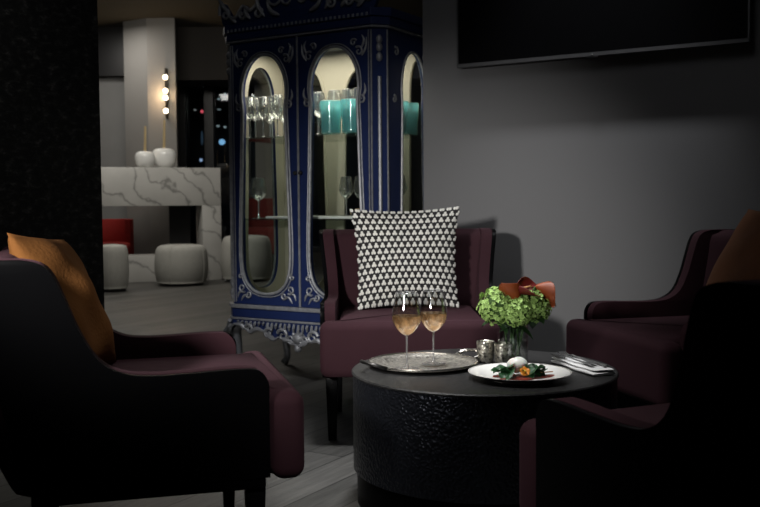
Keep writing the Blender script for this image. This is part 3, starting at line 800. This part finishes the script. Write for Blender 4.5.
def fork(label, y, x, rz, z):
    base = Vector(((A_.x+B_.x)/2, (A_.y+B_.y)/2, 0))
    R = Matrix.Rotation(NA, 3, 'Z'); q = R@Vector((x,y,0))
    t = thing('fork', label, 'fork', (base.x+q.x, base.y+q.y, TZ+z), NA+rz, 'cutlery on the napkin')
    rows = []
    for xx, wd, zz in ((.105,.0075,.004),(.09,.008,.003),(.04,.005,.004),(-.01,.0028,.006),(-.035,.003,.007),(-.045,.009,.004),(-.058,.011,.001)):
        rows.append([(xx,-wd,zz),(xx,-wd*.5,zz+.0018),(xx,wd*.5,zz+.0018),(xx,wd,zz),(xx,0,zz-.001)])
    t.scale = (1.15,1.25,1.3)
    MB().grid(rows, True, True).build('handle', M['steel'], t)
    for k in range(4):
        y0 = -.009+.006*k
        MB().tube([(-.055,y0,.0015),(-.075,y0,.0008),(-.100,y0,.006),(-.106,y0,.008)], [.0018,.0016,.0013,.0006], 6).build('tine', M['steel'], t)
    return t
fork('fork at the near edge of the folded napkin', -.019, -.030, .06, .0235)
fork('fork lying second across the folded napkin', .012, -.046, -.03, .0235)
base = Vector(((A_.x+B_.x)/2, (A_.y+B_.y)/2, 0)); q = Matrix.Rotation(NA, 3, 'Z')@Vector((.012,.034,0))
t = thing('table_knife', 'steel table knife at the far edge of the napkin', 'knife', (base.x+q.x, base.y+q.y, TZ+.0215), NA-.05, 'cutlery on the napkin')
MB().prism([(-.015,-.005),(-.10,-.006),(-.118,-.002),(-.12,.004),(-.10,.007),(-.015,.005)], [], lambda a, b: (a, b, .001), (0,0,.0015)).build('blade', M['steel'], t)
MB().tube([(-.02,0,.003),(0,0,.004),(.05,0,.004),(.10,0,.004)], [.004,.005,.006,.0065], 8, flat=.55).build('handle', M['steel'], t)

# ------------------------------------------------------------------ display cabinet
CF = Vector((-.437, 5.19, 0)); W2 = .469; CH = .0606; DP = .50
def cz(py): return PY(300, py, 5.19).z
ZR = cz(307.5); ZTOP = cz(36.0)
cab = thing('display_cabinet', 'ornate blue and silver display cabinet with curved glass doors', 'cabinet', CF, RZ)
def front(y): return lambda a, b: (a, y, b)
def opening(cx, hw, z0, z1):
    prof = [(.0,0),(.45,.010),(.76,.040),(.93,.085),(1.0,.15),(1.0,.24),(.965,.38),(.92,.54),(.89,.68),(.865,.775),(.90,.815),(.91,.85),(.84,.905),(.62,.96),(.32,.992),(0,1.0)]
    r = [(cx+x*hw, z0+t_*(z1-z0)) for x, t_ in prof]; l = [(cx-x*hw, z0+t_*(z1-z0)) for x, t_ in reversed(prof[1:-1])]
    return catmull(r+l, 3, True)
ZO0, ZO1 = cz(296), cz(51)
zd0, zd1 = ZR+.002, ZTOP-.001
relief = lambda pts, y: [(a, y, b) for a, b in pts]
for side in (-1, 1):
    cx = side*W2/2; hw = .170
    x0, x1 = (-W2+.012, -.003) if side < 0 else (.003, W2-.012)
    d = MB().prism([(x0,zd0),(x1,zd0),(x1,zd1),(x0,zd1)], [opening(cx,hw,ZO0,ZO1)], front(0), (0,.028,0)).build('door', M['blue'], cab, sharp=35)
    op = opening(cx, hw, ZO0, ZO1)
    MB().tube(relief(op, -.004), .0085, 8, closed=True, up=(0,1,0)).build('glass_surround', M['silver'], d)
    MB().tube(relief(opening(cx, hw+.016, ZO0-.016, ZO1+.016), -.002), .0038, 6, closed=True, up=(0,1,0)).build('outer_bead', M['silver'], d)
    MB().prism(opening(cx,hw+.004,ZO0-.004,ZO1+.004), [], front(.012), (0,.004,0)).build('pane', M['pane'], d, smooth=False)
    # carved scrolls at the corners, shoulders and foot of the glass
    for sx in (-1, 1):
        for (zc, dx, a0, sg, rr) in ((ZO1-.035, .158, 2.2, -1, .026),(ZO1+.012, .126, .4, 1, .020),(ZO1-.285, .172, 1.6, -1, .022),(ZO0+.030,.168,-2.2,1,.026),(ZO0+.10,.182,1.7,1,.018),(ZO0-.005,.124,-.6,-1,.020)):
            pts = spiral((dx, zc), rr, a0, 1.15, sg)
            MB().tube([(cx+sx*a, -.005, b) for a, b in pts], [.0065*(1-.5*i/22) for i in range(23)], 6, up=(0,1,0)).build('carved_scroll', M['silver'], d)
        for (p0, p1, p2) in (((.175,ZO1-.06),(.20,ZO1-.02),(.205,ZO1+.035)),((.175,ZO1-.02),(.19,ZO1+.02),(.175,ZO1+.05)),((.165,ZO0+.02),(.195,ZO0),(.205,ZO0-.03)),((.13,ZO0-.01),(.16,ZO0-.015),(.18,ZO0-.045)),((.178,ZO1-.27),(.196,ZO1-.24),(.19,ZO1-.20))):
            MB().tube([(cx+sx*a, -.003, b) for a, b in catmull([p0,p1,p2], 5, False)], [.002,.0045,.006,.007,.007,.007,.006,.005,.004,.002,.001], 6, up=(0,1,0)).build('carved_leaf', M['silver'], d)
    xs = x0+.006 if side < 0 else x1-.006
    MB().tube([(xs,-.002,zd0+.01),(xs,-.002,zd1-.01)], .004, 6).build('edge_bead', M['silver'], d)
    k = thing('door_handle', '', '') if False else None
    hx = -.018 if side < 0 else .018
    hm = MB().lathe([(1e-4,-.012),(.006,-.012),(.012,-.004),(.010,.004),(1e-4,.006)], n=12)
    hm.xf(Matrix.Translation((hx,-.018,cz(173))) @ Matrix.Rotation(PI/2, 4, 'X')); hm.build('knob', M['darkmetal'], d)
MB().tube([(0,-.006,zd0),(0,-.006,zd1)], .0065, 6).build('door_bead', M['silver'], cab)
# corner posts
for side in (-1, 1):
    o = side
    pm = [(o*(W2-.010),.0),(o*W2,0),(o*(W2+CH),CH),(o*(W2+CH),CH+.04),(o*(W2-.01),CH+.04)]
    MB().prism(pm, [], lambda a, b: (a, b, ZR), (0,0,ZTOP-ZR)).build('corner_post', M['blue'], cab, smooth=False)
    post = cab.children[-1] if len(cab.children) else None
    m = MB()
    for (a, b) in ((W2-.002,-.002),(W2+CH-.0,CH-.004)):
        m.tube([(o*a,b,ZR+.01),(o*a,b,ZTOP-.01)], .005, 6)
    m.tube([(o*(W2+CH/2),CH/2-.004,ZR+.20),(o*(W2+CH/2),CH/2-.004,ZTOP-.25)], .010, 8)
    for zc in (ZTOP-.06, ZTOP-.10, ZTOP-.15, ZR+.06, ZR+.12):
        m.lathe([(.017*math.sin(PI*i/6)+1e-5, zc-.024*math.cos(PI*i/6)) for i in range(7)], (o*(W2+CH/2),CH/2-.004,0), 10)
    if o < 0:
        for i in range(7):
            zc = ZR+.03+i*.035; m.tube([(o*(W2+.004), -.003+.0*i, zc), (o*(W2+.016), .006, zc+.02), (o*(W2+.006), .0, zc+.035)], [.004,.008,.003], 6)
    m.build('post_moulding', M['silver'], cab)
# glazed sides
for side in (-1, 1):
    xs = side*(W2+CH)
    to = lambda a, b: (xs-(.02 if side > 0 else 0), a, b)
    opn = opening((CH+.04+CH+DP)/2, .145, ZO0, ZO1-.012)
    d = MB().prism([(CH+.04,ZR),(CH+DP,ZR),(CH+DP,ZTOP),(CH+.04,ZTOP)], [opn], to, (.02,0,0)).build('side_panel', M['blue'], cab, sharp=35)
    li = xs-side*.0215
    MB().prism([(CH+.04,ZR+.02),(CH+DP-.02,ZR+.02),(CH+DP-.02,ZTOP),(CH+.04,ZTOP)], [opn], lambda a, b: (li, a, b), (.001,0,0)).build('side_lining', M['cream'], d, smooth=False)
    MB().tube([(xs+side*.003,a,b) for a, b in opn], .007, 8, closed=True, up=(1,0,0)).build('glass_surround', M['silver'], d)
    MB().prism(opn, [], lambda a, b: (xs-side*.008, a, b), (.003,0,0)).build('pane', M['pane'], d, smooth=False)
    for (c_, rr, a0, sg) in (((.145,ZO1-.03),.025,2.2,-1),((.46,ZO1-.03),.025,.9,1),((.12,ZO1-.28),.02,1.6,-1)):
        MB().tube([(xs+side*.003,a,b) for a, b in spiral(c_, rr, a0, 1.1, sg)], [.0065*(1-.5*i/22) for i in range(23)], 6, up=(1,0,0)).build('carved_scroll', M['silver'], d)
# back with matching oval windows
yb = CH+DP-.018
holes = [opening(-.30, .115, ZO0, ZO1-.02), opening(.09, .16, ZO0, ZO1-.02), opening(.435, .05, ZO0, ZO1-.02)]
bk = MB().prism([(-W2-CH+.02,ZR),(W2+CH-.02,ZR),(W2+CH-.02,ZTOP),(-W2-CH+.02,ZTOP)], holes, front(yb), (0,.018,0)).build('back_panel', M['cream'], cab, sharp=35)
for h in holes:
    MB().tube(relief(h, yb-.003), .008, 6, closed=True, up=(0,1,0)).build('glass_surround', M['cream'], bk)
    MB().prism(h, [], front(yb+.008), (0,.003,0)).build('pane', M['pane'], bk, smooth=False)
zs1, zs2 = cz(134.5), cz(219)
MB().box(-W2-.035, W2+.035, .035, yb-.002, zs1-.008, zs1).build('shelf', M['shelfglass'], cab, smooth=False)
MB().box(-W2-.035, W2+.035, .035, yb-.002, zs2-.008, zs2).build('shelf', M['shelfglass'], cab, smooth=False)
MB().box(-.335, W2+.035, .13, .42, zs2, zs2+.013).build('shelf_ledge', M['ceramic'], cab, bevel=.003)
MB().box(-W2-.035, W2+.035, .03, yb, ZR, ZR+.02).build('bottom_board', M['cream'], cab, smooth=False)
def footprint(e):
    return [(-W2-CH-e,CH+DP),(-W2-CH-e,CH-e*.4),(-W2-e*.4,-e),(W2+e*.4,-e),(W2+CH+e,CH-e*.4),(W2+CH+e,CH+DP)]
flat = lambda a, b: (a, b, 0)
def slab(name, e, z0, z1, m, bevel=.004):
    return MB().prism(footprint(e), [], lambda a, b: (a, b, z0), (0,0,z1-z0)).build(name, m, cab, bevel=bevel, smooth=False)
slab('base_moulding', .022, ZR-.022, ZR, M['silver']); slab('base_rail', .012, ZR-.075, ZR-.0225, M['blue']); slab('base_moulding', .018, ZR-.088, ZR-.0755, M['silver'])
slab('cornice_moulding', .014, ZTOP, ZTOP+.012, M['silver']); slab('cornice_frieze', .02, ZTOP+.0125, ZTOP+.055, M['blue']); slab('cornice_top', .03, ZTOP+.0555, ZTOP+.10, M['blue'])
m = MB()
for i in range(34):
    x = -W2+.01+i*(2*W2-.02)/33
    m.box(x-.007, x+.007, -.032, -.018, ZTOP+.056, ZTOP+.074)
m.build('dentil_row', M['silver'], cab, bevel=.002)
# crest
ZC = ZTOP+.10
crest_half = catmull([(.0,.36),(.05,.34),(.085,.27),(.13,.235),(.18,.22),(.215,.165),(.26,.095),(.30,.07),(.325,.085),(.35,.10),(.375,.075),(.40,.045),(.435,.045),(.465,.085),(.495,.125),(.515,.11),(.515,.05),(.50,.0)], 4, False)
outl = [(a, b) for a, b in crest_half]+[(-a, b) for a, b in reversed(crest_half[1:])]
MB().prism(outl, [], lambda a, b: (a, -.02, ZC+b), (0,.03,0)).build('crest', M['blue'], cab, bevel=.004)
m = MB()
for s in (-1, 1):
    m.tube([(s*a, -.028, ZC+b-.006) for a, b in crest_half[:-5]], .009, 6, up=(0,1,0))
    for c_, rr, a0, sg, tw in (((.125,.125),.065,1.2,-1,1.3),((.245,.050),.030,2.6,1,1.3),((.35,.045),.026,1.0,-1,1.2),((.475,.06),.030,2.0,1,1.2),((.06,.25),.045,.5,1,1.2),((.045,.10),.05,2.5,-1,1.1)):
        m.tube([(s*a, -.028, ZC+b) for a, b in spiral(c_, rr, a0, tw, sg)], [.0095*(1-.45*i/22) for i in range(23)], 6, up=(0,1,0))
    for p_ in (((.20,.02),(.25,.10),(.22,.19)),((.30,.02),(.33,.05),(.34,.09)),((.40,.01),(.43,.03),(.46,.07)),((.10,.02),(.16,.05),(.19,.13)),((.47,.08),(.50,.12),(.53,.16))):
        m.tube([(s*a, -.027, ZC+b) for a, b in catmull(p_, 5, False)], [.004,.008,.011,.013,.013,.012,.011,.009,.007,.004,.002], 6, up=(0,1,0))
m.build('carved_crest', M['silver'], cab)
# apron
ZA = ZR-.088
def apz(x):
    x = abs(x)
    pts = [(0,-.125),(.02,-.12),(.05,-.10),(.09,-.095),(.13,-.085),(.16,-.10),(.20,-.085),(.235,-.055),(.28,-.048),(.33,-.072),(.36,-.055),(.40,-.03),(.44,-.028),(.48,-.05),(.53,-.08)]
    for (a, za), (b, zb) in zip(pts, pts[1:]):
        if a <= x <= b: return za+(zb-za)*(1-math.cos(PI*(x-a)/(b-a)))/2
    return -.08
N = 120; xs = [-.53+1.06*i/N for i in range(N+1)]
outl = [(x, ZA+apz(x)) for x in xs]+[(.53, ZA),(-.53, ZA)]
def fr_y(x): return max(0, abs(x)-W2)*.9-.012
m = MB(); n0 = 0
rows = [[(x, fr_y(x), ZA) for x in xs], [(x, fr_y(x)-.006, ZA+apz(x)*.5) for x in xs], [(x, fr_y(x)-.012, ZA+apz(x)) for x in xs], [(x, fr_y(x)+.012, ZA+apz(x)) for x in xs], [(x, fr_y(x)+.02, ZA) for x in xs]]
m.grid(rows); m.build('apron', M['blue'], cab)
m = MB()
m.tube([(x, fr_y(x)-.020, ZA+apz(x)+.004) for x in xs], [.010+.004*math.sin(x*60) for x in xs], 8)
for i in range(29):
    x = -.42+i*.03; dpt = apz(x)*(.55+.15*math.sin(i*1.9))
    m.tube([(x, fr_y(x)-.012, ZA-.006), (x+.003, fr_y(x)-.022, ZA+dpt*.5), (x-.002*(i % 2), fr_y(x)-.018, ZA+dpt)], [.007,.009,.003], 6)
for s in (-1, 1):
    for c_, rr, a0, sg in (((.10,-.07),.038,.3,1),((.20,-.065),.032,2.5,-1),((.335,-.045),.028,.2,1),((.49,-.045),.034,1.2,-1),((.045,-.085),.035,2.0,1)):
        m.tube([(s*a, fr_y(a)-.022, ZA+b) for a, b in spiral(c_, rr, a0, 1.2, sg)], [.010*(1-.45*i/22) for i in range(23)], 6, up=(0,1,0))
    m.tube([(s*.50, fr_y(.5)-.02, ZA-.01), (s*.535, .03, ZA-.05), (s*.57, .035, ZA-.085), (s*.60, .03, ZA-.10)], [.012,.016,.014,.006], 8)
m.lathe([(.022*math.sin(PI*i/8)+1e-5, ZA-.135-.022*math.cos(PI*i/8)) for i in range(9)], (0,-.03,0), 12)
m.lathe([(.045*math.sin(PI*i/8)+1e-5, ZA-.08-.035*math.cos(PI*i/8)) for i in range(9)], (0,-.012,0), 12)
m.build('apron_carving', M['silver'], cab)
for sx in (-1, 1):
    for yy in (.05, CH+DP-.05):
        x = sx*(W2+.01)
        m = MB().tube([(x, yy, ZA+.02), (x+sx*.02, yy-.01, ZA-.08), (x+sx*.005, yy, .15), (x-sx*.005, yy, .05), (x+sx*.015, yy-.01, 0.012)], [.042,.036,.024,.020,.026], 10)
        m.build('leg', M['silver'], cab)
bpy.context.view_layer.update()
# cabinet light
ld = bpy.data.lights.new('cabinet_light', 'AREA'); ld.shape = 'RECTANGLE'; ld.size = .8; ld.size_y = .3; ld.energy = 7.5; ld.color = (1,.93,.80)
lo = bpy.data.objects.new('cabinet_light', ld); C.objects.link(lo)
CM = Matrix.Translation(CF) @ Matrix.Rotation(RZ, 4, 'Z')
lo.matrix_world = CM @ Matrix.Translation((0,.25,ZTOP-.02))

# ------------------------------------------------------------------ glasses in the cabinet
def cabp(x, y, z): return CM @ Vector((x, y, z))
proto = None
gl = [(-.42,.10,1.0,'wine glass farthest left on the upper cabinet shelf'),(-.47,.22,1.05,'tall wine glass second from the left on the upper shelf'),(-.32,.10,.98,'wine glass in the front middle behind the left cabinet door'),(-.36,.24,1.05,'wine glass at the back of the upper shelf behind the left door'),(-.225,.11,1.0,'wine glass nearest the door frame on the upper shelf'),(-.47,.36,1.0,'wine glass in the back corner of the upper shelf'),(-.385,.38,1.05,'wine glass at the back centre of the left upper shelf'),
      (.045,.12,1.0,'wine glass left of the turquoise tumblers'),(-.03,.24,1.05,'wine glass behind the left edge of the turquoise tumblers'),(.055,.27,1.1,'wine glass standing behind the first turquoise tumbler'),(.14,.28,1.1,'wine glass standing behind and between the turquoise tumblers'),(.22,.27,1.1,'wine glass standing behind the second turquoise tumbler')]
for i, (x, y, s, lb_) in enumerate(gl):
    p = cabp(x, y, zs1)
    if proto is None:
        proto = goblet('wine_glass', lb_, 'wine glass', p, .235, .042, False, 'empty wine glasses on the upper cabinet shelf', M['sparkle'])
    else: dup(proto, p, i*.7, lb_, (s,s,s))
dup(proto, cabp(-.345,.08,zs2), 0, 'large balloon wine glass alone on the lower cabinet shelf', (1.18,1.18,.98), 'empty wine glasses on the lower cabinet shelf')
dup(proto, cabp(.175,.20,zs2+.013), 0, 'left one of two wine glasses on the lower shelf by the pillow', (.95,.95,.92), 'empty wine glasses on the lower cabinet shelf')
dup(proto, cabp(.255,.22,zs2+.013), 0, 'right one of two wine glasses on the lower shelf by the pillow', (.95,.95,.92), 'empty wine glasses on the lower cabinet shelf')
dup(proto, cabp(.44,.33,zs2+.013), 0, 'wine glass seen low through the side of the cabinet', (.95,.95,.95), 'empty wine glasses on the lower cabinet shelf')
tt = None
for i, (x, y, lb_) in enumerate([(.145,.10,'turquoise ridged tumbler with a white candle, behind the right door'),(.282,.10,'turquoise ridged tumbler beside the right door frame'),(.425,.20,'turquoise tumbler at the front of the cabinet side window'),(.43,.33,'turquoise tumbler at the middle of the cabinet side window'),(.43,.45,'turquoise tumbler at the back of the cabinet side window')]):
    p = cabp(x, y, zs1)
    if tt is None:
        tt = thing('turquoise_tumbler', lb_, 'tumbler', p, 0, 'turquoise tumblers on the upper cabinet shelf')
        pr = [(1e-4,.006),(.040,.006)]; 
        prof = [(1e-4,0),(.044,0),(.046,.004)]+[(.046+.0018*(k % 2), .008+.007*k) for k in range(9)]+[(.050,.10),(.053,.178),(.0515,.179),(.0485,.10),(.043,.012),(1e-4,.012)]
        MB().lathe(prof, n=36).build('glass', M['turq'], tt)
        MB().lathe([(1e-4,.0125),(.038,.0125),(.038,.15),(.036,.153),(1e-4,.153)], n=28).build('candle', M['wax'], tt)
    else: dup(tt, p, 0, lb_, (1.17,1.17,1))
tt.scale = (1.17,1.17,1)
# coral-like dried posy on the lower shelf
m = MB(); rnd = random.Random(3)
for i in range(70):
    a, q = rnd.random()*6.28, rnd.random(); r = .055*math.sqrt(q); c_ = Vector((r*math.cos(a), r*.7*math.sin(a), rnd.uniform(.004,.04)*(1-.6*q)+.004))
    s = rnd.uniform(.006,.010); m.lathe([(s*math.sin(PI*k/4)+1e-5, -s*math.cos(PI*k/4)) for k in range(5)], c_, 6)
s = m.build('potpourri', mat('dried_petals', (.32,.25,.16), .8, var=.6, nscale=90)); s.location = cabp(.20,.30,zs2+.013); s.rotation_euler = (0,0,RZ)
tag(s, 'small heap of beige potpourri on the lower shelf near the pillow', 'potpourri'); s['kind'] = 'stuff'

# ------------------------------------------------------------------ lights
def area(name, loc, target, size, energy, color=(1,1,1), size_y=None, spread=None):
    ld = bpy.data.lights.new(name, 'AREA'); ld.size = size; ld.energy = energy; ld.color = color
    if size_y: ld.shape = 'RECTANGLE'; ld.size_y = size_y
    if spread: ld.spread = spread
    o = bpy.data.objects.new(name, ld); C.objects.link(o)
    d = Vector(target)-Vector(loc); o.location = loc; o.rotation_euler = d.to_track_quat('-Z', 'Y').to_euler(); return o
def spot(name, loc, target, ang, energy, color, radius=.2, blend=1):
    ld = bpy.data.lights.new(name, 'SPOT'); ld.energy = energy; ld.color = color; ld.spot_size = math.radians(ang); ld.spot_blend = blend; ld.shadow_soft_size = radius
    o = bpy.data.objects.new(name, ld); C.objects.link(o); o.location = loc
    o.rotation_euler = (Vector(target)-Vector(loc)).to_track_quat('-Z', 'Y').to_euler(); return o
spot('key_light', (-1.25, .75, 1.40), (-.02, 4.1, .68), 37, 400, (1,.98,.95), .12)
spot('side_light', (-1.1, 2.75, 2.9), (.33, 3.12, .45), 30, 130, (1,.98,.96), .25)
spot('overhead_light', (.10, 3.55, 3.4), (.18, 3.5, 0), 32, 420, (.97,.98,1), .2)
spot('seat_fill', (-.2, 3.1, 3.3), (-.55, 2.72, .5), 17, 90, (1,.98,.96), .15)  # added fill to brighten the left chair's seat; no lamp there
spot('wall_washer', (.80, 4.17, 3.4), (1.0, 4.62, 1.0), 46, 150, (.97,.98,1), .06)
spot('cabinet_fill', (-1.3, 3.0, 2.5), (-.62, 5.2, .30), 20, 95, (.97,.98,1), .12)  # fill added to lift the cabinet's lower half, not a fixture
spot('near_fill', (-.9, 1.2, 2.6), (.36, 2.15, .42), 20, 110, (1,.98,.96), .15)  # extra fill put on the front chair's cushion, without a real source
spot('wall_grazer', (-1.75, 3.7, 3.4), (-1.95, 3.85, 1.6), 60, 60, (1,.97,.92), .1)
spot('cushion_fill', (.15, .5, 2.3), (-.20, 2.6, .36), 13, 130, (1,.98,.96), .12)  # made-up fill for the near side of the left chair's cushion
area('high_fill', (-.3, 2.6, 3.5), (-.3, 4.2, 1.0), 1.6, 7, (.97,.98,1))  # broad fill added to lift the dark cabinet crest
area('lounge_light', (-2.6, 10.3, 3.5), (-2.6, 11.5, 0), 1.6, 66, (1,.95,.86))
area('mantel_fill', (-3.75, 12.95, 3.45), (-3.6, 13.3, 0), .5, 12, (1,.95,.88))  # fill added behind the mantel to brighten pillar and red chair
area('aisle_light', (-1.6, 7.2, 3.5), (-1.6, 7.2, 0), 1.2, 10, (1,.96,.88))
w = bpy.data.worlds.new('world'); S.world = w; w.use_nodes = True
w.node_tree.nodes['Background'].inputs[0].default_value = (.5,.55,.65,1); w.node_tree.nodes['Background'].inputs[1].default_value = .006
S.view_settings.view_transform = 'Standard'; S.view_settings.look = 'None'; S.view_settings.exposure = .25
S.cycles.max_bounces = 10; S.cycles.transparent_max_bounces = 32; S.cycles.caustics_refractive = False; S.cycles.caustics_reflective = False
